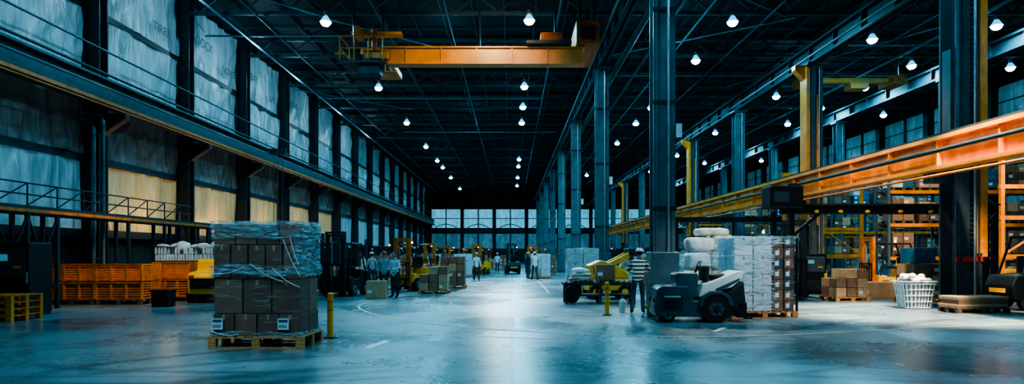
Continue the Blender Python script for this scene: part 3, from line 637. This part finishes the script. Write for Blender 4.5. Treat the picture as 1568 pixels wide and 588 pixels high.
b=B('orange_crate_stack')
for i in range(2):
    pallet(b,-.78+1.56*i,0,0,1.5,1.15,'wood_dark',.18)
    crate(b,-1.53+1.56*i,-.03+1.56*i,-.55,.55,.18,.75,'bin_orange'); crate(b,-1.53+1.56*i,-.03+1.56*i,-.55,.55,.78,1.36,'bin_orange')
b.done((-13.75,22.1,0))
b=B('orange_crate_stack'); pallet(b,0,0,0,1.3,1.1,'wood_dark',.16); crate(b,-.62,.62,-.5,.5,.16,.78,'bin_orange'); crate(b,-.62,.62,-.5,.5,.8,1.4,'bin_orange'); b.done((-12.15,23.75,0),.05)
b=B('orange_pallet_stack')
for k in range(4): pallet(b,0,0,k*.165,1.3,1.1,'orange',.16)
b.done((-13.,16.65,0))
b=B('bottle_pallet'); pallet(b,0,0,0,2.9,.9,'wood_dark')
b.box(-1.4,1.4,-.42,.42,.15,1.42,'steel_mid')
for i in range(26):
    for j in range(3):
        for k in range(2):
            x=-1.36+i*.108+random.uniform(-.02,.02); y=-.35+j*.3; z=1.42+k*.26
            if k and noise.noise(Vector((i*.3,j,0)))<-.1: continue
            b.cyl((x,y,z),(x,y,z+.18),.045,'white_plastic',8); b.cyl((x,y,z+.18),(x,y,z+.25),.04,'white_plastic',8,.018)
wrap(b,-1.42,1.42,-.45,.45,1.3,2.0,'film',.08,31,8,.1)
for k in range(7): blob(b,(-1.2+.4*k,0,1.98),(.22,.3,.08+.04*(k%3)),'white_plastic',50+k,.6)
b.done((-12.4,25.6,0))
b=B('pipe_frame')
b.tube([(0,0,0),(0,0,6.2),(-.1,0,6.45),(-.45,0,6.55)],.075,'steel_blue',12); b.tube([(.36,0,0),(.36,0,6.4),(.26,0,6.7),(-.1,0,6.75),(-.45,0,6.75)],.06,'steel_blue',12)
for z in (1.5,3,4.5,6): b.cyl((0,0,z),(.36,0,z),.03,'steel_blue')
for x in (0,.36): b.cyl((x,0,0),(x,0,.03),.15,'steel_dark')
b.done((-15.12,23.6,0))
b=B('elevated_conveyor'); y0,y1=14.,40.
xa,xb=-14.55,-14.1
for x in (xa,xb): b.box(x-.05,x+.05,y0,y1,2.85,3.1,'steel_dark')
b.box(xa,xb,y0,y1,3.0,3.03,'steel_mid'); b.box(xb+.06,xb+.1,y0,y1,2.9,3.0,'rust_orange')
y=y0
while y<=y1+.01:
    for x in (xa,xb):
        if not (20.9<y<23.4) and abs(y-25.6)>.8: b.box(x-.05,x+.05,y-.05,y+.05,0,2.85,'steel_dark')
    if y<29: b.cyl((xb,y,3.1),(xb,y,3.75),.025,'steel_dark',6)
    y+=1.25
for z in (3.42,3.75): b.cyl((xb,y0,z),(xb,28.7,z),.025,'steel_dark',6)
for k in range(5):
    a=y0+k*1.25; b.bar((xb,a,.4),(xb,a+1.25,2.8),.05,'steel_dark'); b.bar((xb,a,2.8),(xb,a+1.25,.4),.05,'steel_dark')
for k in range(11): a=y0+k*1.25; b.bar((xb,a,3.1),(xb,a+1.25,3.75),.03,'steel_dark')
b.done()
b=B('waste_bin'); b.prism([(-.24,.0),(-.29,.5),(.29,.5),(.24,0)],-.26,.26,'steel_black',.02); b.box(-.31,.31,-.31,.31,.5,.55,'steel_black',.015); b.box(-.1,.1,-.33,-.3,.44,.48,'steel_mid'); b.done((-11.15,20.9,0))
b=B('hoist_chains')
for x,l in ((0,4.2),(.25,5.3),(.5,4.6)):
    k=0; z=0
    while z<l: b.bar((x,0,-z),(x,0,-z-.07),.035 if k%2 else .018,'steel_mid',.018 if k%2 else .035); z+=.07; k+=1
b.box(-.2,.7,-.12,.12,0,.15,'steel_dark'); b.cyl((0,0,-4.4),(0,0,-4.2),.06,'orange'); b.box(-.12,.12,-.05,.05,.15,.25,'steel_dark')
b.box(-.4,.7,-.1,.1,.2,.32,'steel_dark'); b.done((-13.5,37.,7.3))
# ------------------------------------------------------------------ right/mid equipment
b=B('packing_table')
b.box(-1.25,1.25,-.5,.5,.62,.72,'steel_dark',.01); b.box(-1.2,1.2,-.45,.45,.25,.3,'steel_dark')
for x in (-1.15,0,1.15):
    for y in (-.42,.42): b.box(x-.04,x+.04,y-.04,y+.04,0,.62,'steel_dark')
for i in range(14): x=-1.15+i*.177; b.cyl((x,-.46,.74),(x,.46,.74),.03,'steel_mid',8)
boxes(b,.2,0,.77,.65,.55,.55,1,1,1,('card_b',),0,1); boxes(b,-.85,.15,.3,.5,.4,.28,1,1,1,('card_a',),0)
for k in range(5): b.box(-.95+random.uniform(-.08,.08),-.3+random.uniform(-.05,.05),-.35,.3,.77+k*.05,.81+k*.05,random.choice(('white_cloth','card_light')),.0,(0,0,random.uniform(-.2,.2)))
blob(b,(-.62,0,1.1),(.3,.25,.1),'white_cloth',9,.5)
b.cyl((-1.0,-.52,.32),(-.96,-.6,.32),.3,'steel_black',20)
b.done((3.0,22.6,0))
b=B('yellow_loader')
b.box(-.8,.8,-.5,.5,.3,.75,'yellow',.05); b.prism([(-.7,.75),(-.75,1.25),(-.3,1.45),(.4,1.2),(.75,.95),(.75,.75)],-.4,.4,'yellow',.04,axis='y')
b.bar((-.1,-.3,1.2),(.95,-.3,1.75),.16,'yellow',.16); b.bar((-.1,.3,1.2),(.95,.3,1.75),.16,'yellow',.16); b.bar((.3,0,.95),(.9,0,1.6),.07,'steel_light'); b.box(.75,1.15,-.4,.4,1.6,1.9,'steel_dark',.03)
for x in (-.55,.55):
    for s in (-1,1): b.cyl((x,s*.42,.26),(x,s*.6,.26),.26,'rubber',20); b.cyl((x,s*.44,.26),(x,s*.62,.26),.13,'yellow',14)
b.box(-.6,-.2,-.41,-.4,.95,1.2,'steel_black'); b.done((3.6,24.8,0),.1)
dup(s3,(2.95,27.6,0),0,(1,1,1.15))
b=B('roller_conveyor')
for y in (-.45,.45): b.box(-2,2,y-.03,y+.03,.6,.75,'steel_dark')
for i in range(26): b.cyl((-1.95+i*.156,-.44,.72),(-1.95+i*.156,.44,.72),.035,'steel_light',8)
for x in (-1.9,0,1.9):
    for y in (-.45,.45): b.box(x-.03,x+.03,y-.03,y+.03,0,.6,'steel_dark')
boxes(b,-1.2,0,.76,.7,.6,.45,1,1,1,('card_b',),0,1); boxes(b,.6,0,.76,.6,.6,.6,1,1,1,('card_light',),0,1); b.done((8.4,29.6,0))
b=B('gantry_frame')
b.box(-3.7,3.55,-.15,.15,3.02,3.32,'steel_black',.02); b.box(-3.7,3.55,-.22,.22,3.3,3.36,'steel_dark'); b.box(-7.3,-3.7,-.08,.08,2.75,2.92,'steel_black')
b.box(-4.2,-3.1,-.4,.4,3.2,3.95,'steel_black',.04); b.box(-4.1,-3.6,-.42,-.4,3.4,3.75,'steel_mid')
b.cyl((-3.3,0,3.9),(-3.3,0,4.05),.15,'steel_dark')
for x in (-3.95,-3.35,3.2,3.5): b.box(x-.07,x+.07,-.1,.1,0,3.1,'steel_black')
for z in (.6,1.3,2.0,2.6): b.box(-3.95,-3.35,-.05,.05,z,z+.08,'steel_dark')
b.tube([(3.5,-.1,3.1),(3.1,-.15,2.7),(2.95,-.15,2.2),(2.95,-.15,.8),(3.2,-.15,.4)],.05,'steel_dark'); b.tube([(2.2,-.2,1.3),(2.9,-.2,.5),(3.6,-.2,.12)],.07,'steel_dark')
b.tube([(-7.2,0,2.8),(-7.2,0,0)],.06,'steel_black')
b.bar((2.4,0,3.05),(3.2,0,2.3),.1,'steel_black'); b.bar((-3.3,0,2.3),(-2.4,0,3.05),.1,'steel_black')
for x in (-2.6,-1.8,-.9,.2,1.2): b.cyl((x,-.17,3.1),(x,-.3,3.1),.05,'yellow')
for x in (-3.65,3.35,-7.2): b.box(x-.4,x+.4,-.3,.3,0,.06,'steel_dark')
b.done((12.75,22.0,0))
def rack(name,n,bw,lv,loc,rz=0):
    b=B(name)
    for i in range(n+1):
        x=i*bw
        for y in (0,1.05): b.box(x-.05,x+.05,y-.05,y+.05,0,lv[-1]+1.4,'steel_blue')
        z=.2
        while z<lv[-1]+1.: b.bar((x,0,z),(x,1.05,z+.6),.04,'steel_blue'); z+=.7
    for z in lv:
        for y in (-.03,1.08): b.box(.05,n*bw-.05,y-.03,y+.03,z-.16,z,'orange')
        b.box(.05,n*bw-.05,0,1.05,z-.02,z,'steel_mid')
    for i in range(n):
        for z in [0]+list(lv):
            for j in range(2):
                if random.random()<.82:
                    h=random.uniform(.6,1.1); pallet(b,i*bw+bw*.27+j*bw*.46,.52,z,bw*.4,.95,'wood_dark'); boxes(b,i*bw+bw*.27+j*bw*.46,.52,z+.15,bw*.38,.9,h,2,1,random.choice((2,3)),('card_a','card_b','card_light','card_c') if random.random()<.75 else ('blue_tub','white_plastic'),.02,.4)
    return b.done(loc,rz)
r1=rack('pallet_rack',4,2.7,(1.55,3.1,4.65),(17.6,30.5,0))
dup(r1,(17.6,41.5,0)); dup(r1,(17.6,53.5,0)); dup(r1,(32.0,12,0),pi/2); dup(r1,(17.6,66,0))
b=B('orange_barrier_frame')
for x in (0,2.2,4.4): b.box(x-.07,x+.07,-.07,.07,0,6.2,'orange')
for z in (1.5,3.0,4.2,6.1): b.box(-.1,4.5,-.06,.06,z,z+.16,'orange')
b.bar((0,0,1.6),(2.2,0,3.0),.06,'orange'); b.bar((2.2,0,3.1),(4.4,0,1.6),.06,'orange'); ob=b.done((18.9,25.2,0)); dup(ob,(15.4,37,0))
b=B('steel_stairs')
for k in range(12): b.box(-.5,.5,k*.26,k*.26+.27,.22+k*.2,.26+k*.2,'steel_mid')
for s in (-.5,.5):
    b.bar((s,0,.2),(s,3.1,2.6),.06,'orange',.2)
    for k in (0,4,8,11): b.cyl((s,k*.26+.1,.25+k*.2),(s,k*.26+.1,1.25+k*.2),.02,'yellow',6)
    b.tube([(s,.1,1.25),(s,2.96,3.45)],.025,'yellow')
b.box(-.7,.7,3.1,4.6,2.5,2.6,'steel_mid')
for x in (-.6,.6):
    for y in (3.2,4.5): b.box(x-.05,x+.05,y-.05,y+.05,0,2.5,'steel_dark')
b.done((26.5,24.5,0),.3)
b=B('jerry_can'); b.box(-.12,.12,-.09,.09,0,.42,'green',.03); b.box(-.13,.13,-.1,.1,.28,.36,'yellow',.01); b.cyl((.05,0,.42),(.05,0,.5),.035,'yellow'); b.tube([(-.1,0,.4),(-.07,0,.48),(.0,0,.48)],.015,'green'); b.done((3.72,17.45,0))
b=B('spray_bottle'); b.cyl((0,0,0),(0,0,.3),.07,'yellow',12,.06); b.cyl((0,0,.3),(0,0,.4),.03,'red'); b.box(-.07,.03,-.02,.02,.4,.44,'red'); b.done((4.0,17.5,0))
b=B('white_jug'); b.cyl((0,0,0),(0,0,.3),.11,'white_plastic',14,.1); b.cyl((0,0,.3),(0,0,.4),.1,'white_plastic',14,.04); b.cyl((0,0,.4),(0,0,.45),.04,'blue_tub',10); b.tube([(.1,0,.12),(.16,0,.2),(.1,0,.32)],.014,'white_plastic'); b.done((3.2,18.9,0))
# ------------------------------------------------------------------ floor markings
def ribbon(name,pts,w,m,z=.004):
    b=B(name); vs=[]
    for i,p in enumerate(pts):
        a=Vector(pts[max(0,i-1)]);c=Vector(pts[min(len(pts)-1,i+1)]); t=(c-a).normalized(); n=Vector((-t.y,t.x))*w/2
        vs+=[(p[0]-n.x,p[1]-n.y,z),(p[0]+n.x,p[1]+n.y,z)]
    b.raw(vs,[(2*i,2*i+1,2*i+3,2*i+2) for i in range(len(pts)-1)],m); return b.done()
def smooth(pts,n=8):
    out=[]
    for i in range(len(pts)-1):
        p0=Vector(pts[max(0,i-1)]);p1=Vector(pts[i]);p2=Vector(pts[i+1]);p3=Vector(pts[min(len(pts)-1,i+2)])
        for k in range(n):
            t=k/n; q=.5*((2*p1)+(p2-p0)*t+(2*p0-5*p1+4*p2-p3)*t*t+(-p0+3*p1-3*p2+p3)*t**3); out.append((q.x,q.y))
    out.append(pts[-1]); return out
ribbon('floor_line',[(-2.6,11.7),(-2.42,12.7)],.16,'paint_white')
ribbon('floor_line',smooth([(-4.3,26.5),(-5.0,22.5),(-4.65,20),(-3.2,17.2),(-1.3,15.2),(0,14.4),(1.6,13.7),(3.6,13.3),(5.7,13.6),(9.1,14.8),(12,15.6),(16,16.2)]),.08,'paint_yellow',.006)
ribbon('floor_line',smooth([(-6.,15.4),(-4.,14.6),(-1.5,13.6),(1.,12.9)]),.04,'paint_yellow',.005)
ribbon('floor_line',[(6.8+.5*i,12.4+.03*i) for i in range(24)],.06,'paint_yellow')
ribbon('floor_line',[(-5.6,17.6),(-3.4,22.),(-3.,26)],.07,'paint_yellow',.006)
ribbon('floor_line',[(1.6,28),(1.6,41)],.08,'paint_yellow')
for p in (((10.2,13.6),(10.9,13.9)),((12.,13.9),(12.9,14.3)),((4.4,14.2),(4.9,15.)),((8.2,18),(9.6,18.1))): ribbon('floor_line',p,.12,'paint_yellow')
# ------------------------------------------------------------------ people
def person(loc,rz,top='blue_shirt',sleeve=None,legs='jeans',hat=None,J={},h=1.75):
    sleeve=sleeve or top
    P=dict(pel=(0,0,.96),sp=(0,0,1.14),ch=(0,.01,1.32),nb=(0,0,1.47),nk=(0,.015,1.56),
      sl=(-.18,0,1.42),el=(-.25,-.02,1.13),wl=(-.26,.08,.89),hl=(-.26,.11,.81),
      sr=(.18,0,1.42),er=(.25,-.02,1.13),wr=(.26,.08,.89),hr=(.26,.11,.81),
      pl=(-.095,0,.90),kl=(-.11,.03,.49),al=(-.12,-.02,.09),tl=(-.14,.15,.035),
      pr=(.095,0,.90),kr=(.11,.03,.49),ar=(.12,-.02,.09),tr=(.14,.15,.035),hd=(0,.03,1.655))
    P.update(J)
    R=dict(pel=(.15,.115),sp=(.145,.105),ch=(.17,.115),nb=(.085,.07),nk=(.055,.055),sl=(.075,.07),el=(.05,.048),wl=(.032,.03),hl=(.035,.02),sr=(.075,.07),er=(.05,.048),wr=(.032,.03),hr=(.035,.02),
      pl=(.095,.095),kl=(.065,.068),al=(.05,.052),tl=(.045,.035),pr=(.095,.095),kr=(.065,.068),ar=(.05,.052),tr=(.045,.035))
    names=list(R.keys()); E=[('pel','sp'),('sp','ch'),('ch','nb'),('nb','nk'),('ch','sl'),('sl','el'),('el','wl'),('wl','hl'),('ch','sr'),('sr','er'),('er','wr'),('wr','hr'),('pel','pl'),('pl','kl'),('kl','al'),('al','tl'),('pel','pr'),('pr','kr'),('kr','ar'),('ar','tr')]
    me=bpy.data.meshes.new('tmp'); me.from_pydata([P[n] for n in names],[(names.index(a),names.index(c)) for a,c in E],[])
    o=bpy.data.objects.new('tmp',me); scene.collection.objects.link(o)
    sk=o.modifiers.new('s','SKIN'); sk.use_smooth_shade=True; sk.branch_smoothing=.4
    for i,n in enumerate(names):
        me.skin_vertices[0].data[i].radius=R[n]; me.skin_vertices[0].data[i].use_root=(n=='pel')
    ss=o.modifiers.new('u','SUBSURF'); ss.levels=2; ss.render_levels=2
    dg=bpy.context.evaluated_depsgraph_get(); ev=bpy.data.meshes.new_from_object(o.evaluated_get(dg))
    seg={}
    for a,c in E:
        if c in('nk','hl','hr'): l='skin'
        elif c in ('el','er','wl','wr'): l=sleeve
        elif c in ('sp','ch','nb','sl','sr'): l=top
        elif c in('tl','tr'): l='rubber'
        else: l=legs
        seg[(a,c)]=l
    b=B('worker'); vs=[v.co.copy() for v in ev.vertices]; o_=len(b.v); b.v+=[tuple(v) for v in vs]
    for f in ev.polygons:
        c=sum((vs[i] for i in f.vertices),Vector())/len(f.vertices); best=None
        for (a,d),l in seg.items():
            A=Vector(P[a]);D=Vector(P[d]); t=max(0,min(1,(c-A).dot(D-A)/(D-A).length_squared)); dist=(c-A-(D-A)*t).length-(R[a][0]*(1-t)+R[d][0]*t)
            if best is None or dist<best[0]: best=(dist,l)
        l=best[1]
        if c.z<.11: l='rubber'
        b.f.append([o_+i for i in f.vertices]); b.m.append(b.mi(l)); b.s.append(True)
    bpy.data.objects.remove(o)
    hd=Vector(P['hd'])
    def hf(p):
        if p.z<0: p.x*=1+p.z*2.2; p.y*=1+p.z*.9
        if p.y>0 and p.z>-.06: p.y*=.95
        return p
    b.sph(hd,(.077,.098,.118),'skin',20,14,hf)
    b.tube([hd+Vector((0,.088,.015)),hd+Vector((0,.112,-.02))],[.008,.014],'skin',8); b.sph(hd+Vector((0,.107,-.022)),(.014,.012,.01),'skin',8,6)
    for s in (-1,1):
        b.sph(hd+Vector((s*.03,.083,.01)),(.012,.008,.007),'white_plastic',8,6); b.sph(hd+Vector((s*.03,.089,.01)),(.005,.004,.005),'hair',6,4)
        b.sph(hd+Vector((s*.078,-.005,-.005)),(.01,.02,.03),'skin',8,6); b.tube([hd+Vector((s*.015,.092,.028)),hd+Vector((s*.045,.082,.028))],.004,'hair',6)
    b.sph(hd+Vector((0,.086,-.055)),(.024,.008,.007),'skin',8,6)
    b.sph(hd+Vector((0,-.012,.022)),(.085,.1,.108),'hair',18,12,lambda p:Vector((p.x,p.y if p.y<.05 else .05+(p.y-.05)*.3,max(p.z,-.07 if p.y<0 else .01))))
    if hat:
        b.sph(hd+Vector((0,.0,.055)),(.112,.135,.098),hat,20,12,lambda p:Vector((p.x,p.y,max(p.z,-.005))))
        b.cyl(hd+Vector((0,.012,.048)),hd+Vector((0,.012,.058)),.135,hat,20); b.box(hd.x-.012,hd.x+.012,hd.y-.1,hd.y+.1,hd.z+.13,hd.z+.158,hat)
        b.box(hd.x-.07,hd.x+.07,hd.y+.1,hd.y+.175,hd.z+.045,hd.z+.056,hat,.004)
    for s,w,hh in ((-1,'wl','hl'),(1,'wr','hr')):
        W=Vector(P[w]);Hh=Vector(P[hh]); d=(Hh-W).normalized(); side=Vector((0,0,1)).cross(d)
        if side.length<.3: side=Vector((0,1,0))
        side=(side-d*side.dot(d)).normalized(); cu=d.cross(side).normalized()*(-.45 if s<0 else .45)
        for k,L_ in enumerate((.062,.075,.08,.072)):
            r0=Hh+side*(k-1.5)*.019*(-1); p1=r0+d*L_*.5+cu*L_*.1; p2=p1+(d+cu*.8).normalized()*L_*.32; p3=p2+(d*.6+cu*1.6).normalized()*L_*.25
            b.tube([r0,p1,p2,p3],[.0095,.009,.008,.007],'skin',6)
        r0=W.lerp(Hh,.4)+side*.02; b.tube([r0,r0+side*.028+d*.03,r0+side*.03+d*.062],[.012,.01,.008],'skin',6)
    b.cyl((P['nb'][0],P['nb'][1]+.003,P['nb'][2]+.005),(P['nk'][0],P['nk'][1],P['nk'][2]-.03),.075,top,14,.062)
    return b.done(loc,rz,h/1.77)
walk=dict(kl=(-.1,.14,.5),al=(-.1,.2,.09),tl=(-.1,.36,.035),kr=(.1,-.02,.5),ar=(.1,-.25,.13),tr=(.1,-.12,.035))
person((3.55,18.4,0),math.radians(-15),'striped_vest','striped_vest','jeans','white_plastic',dict(
   ch=(.02,.05,1.31),nb=(.02,.07,1.45),nk=(.03,.10,1.53),hd=(.03,.14,1.63),sl=(-.17,.05,1.40),sr=(.2,.06,1.40),
   el=(-.27,.14,1.14),wl=(-.15,.32,1.12),hl=(-.10,.38,1.13),er=(.28,.22,1.17),wr=(.2,.42,1.12),hr=(.17,.49,1.12),kl=(-.13,.05,.49),al=(-.16,-.06,.09),tl=(-.18,.1,.035),kr=(.12,.08,.49),ar=(.13,.05,.09),tr=(.15,.21,.035)),1.85)
person((-4.48,25.0,0),math.radians(150),'blue_shirt','blue_shirt','dark_cloth',None,dict(el=(-.25,.06,1.14),wl=(-.1,.25,1.08),hl=(-.04,.3,1.09),er=(.25,.05,1.13),wr=(.14,.26,1.05),hr=(.08,.32,1.06)),1.78)
person((-5.3,27.0,0),math.radians(200),'grey_cloth','grey_cloth','dark_cloth','rust_orange',{},1.78)
person((-7.2,31.6,0),math.radians(120),'white_cloth','white_cloth','jeans',None,{},1.75)
person((1.45,41.5,0),math.radians(20),'white_cloth','grey_cloth','jeans','white_plastic',walk,1.78)
person((1.05,43.2,0),math.radians(-60),'dark_cloth','dark_cloth','jeans','yellow',{},1.75)
person((17.3,28.9,0),math.radians(160),'hivis','hivis','dark_cloth','yellow',{},1.8)
person((-6.3,48.5,0),math.radians(90),'hivis','grey_cloth','dark_cloth','yellow',{},1.75)
person((-1.3,58,0),math.radians(180),'blue_shirt','blue_shirt','jeans','white_plastic',{},1.75)
person((-7.4,34.5,0),math.radians(30),'grey_cloth','grey_cloth','jeans','white_plastic',{},1.75)
person((-2.2,40.5,0),math.radians(200),'blue_shirt','blue_shirt','dark_cloth','yellow',walk,1.75)
person((6.8,35.5,0),math.radians(80),'grey_cloth','grey_cloth','jeans','white_plastic',walk,1.75)
# ------------------------------------------------------------------ world + camera
w=bpy.data.worlds.new('World'); scene.world=w; w.use_nodes=True; w.node_tree.nodes['Background'].inputs[0].default_value=(.05,.1,.14,1); w.node_tree.nodes['Background'].inputs[1].default_value=.5
cam=bpy.data.cameras.new('camera'); co=bpy.data.objects.new('camera',cam); scene.collection.objects.link(co)
co.location=(0,0,1.7); co.rotation_euler=(pi/2,0,0); cam.lens=22.96; cam.sensor_width=36; cam.shift_y=.06; cam.clip_end=400
scene.camera=co
try:
    scene.view_settings.view_transform='AgX'; scene.view_settings.look='AgX - High Contrast'; scene.view_settings.exposure=.35
except Exception as e: print(e)
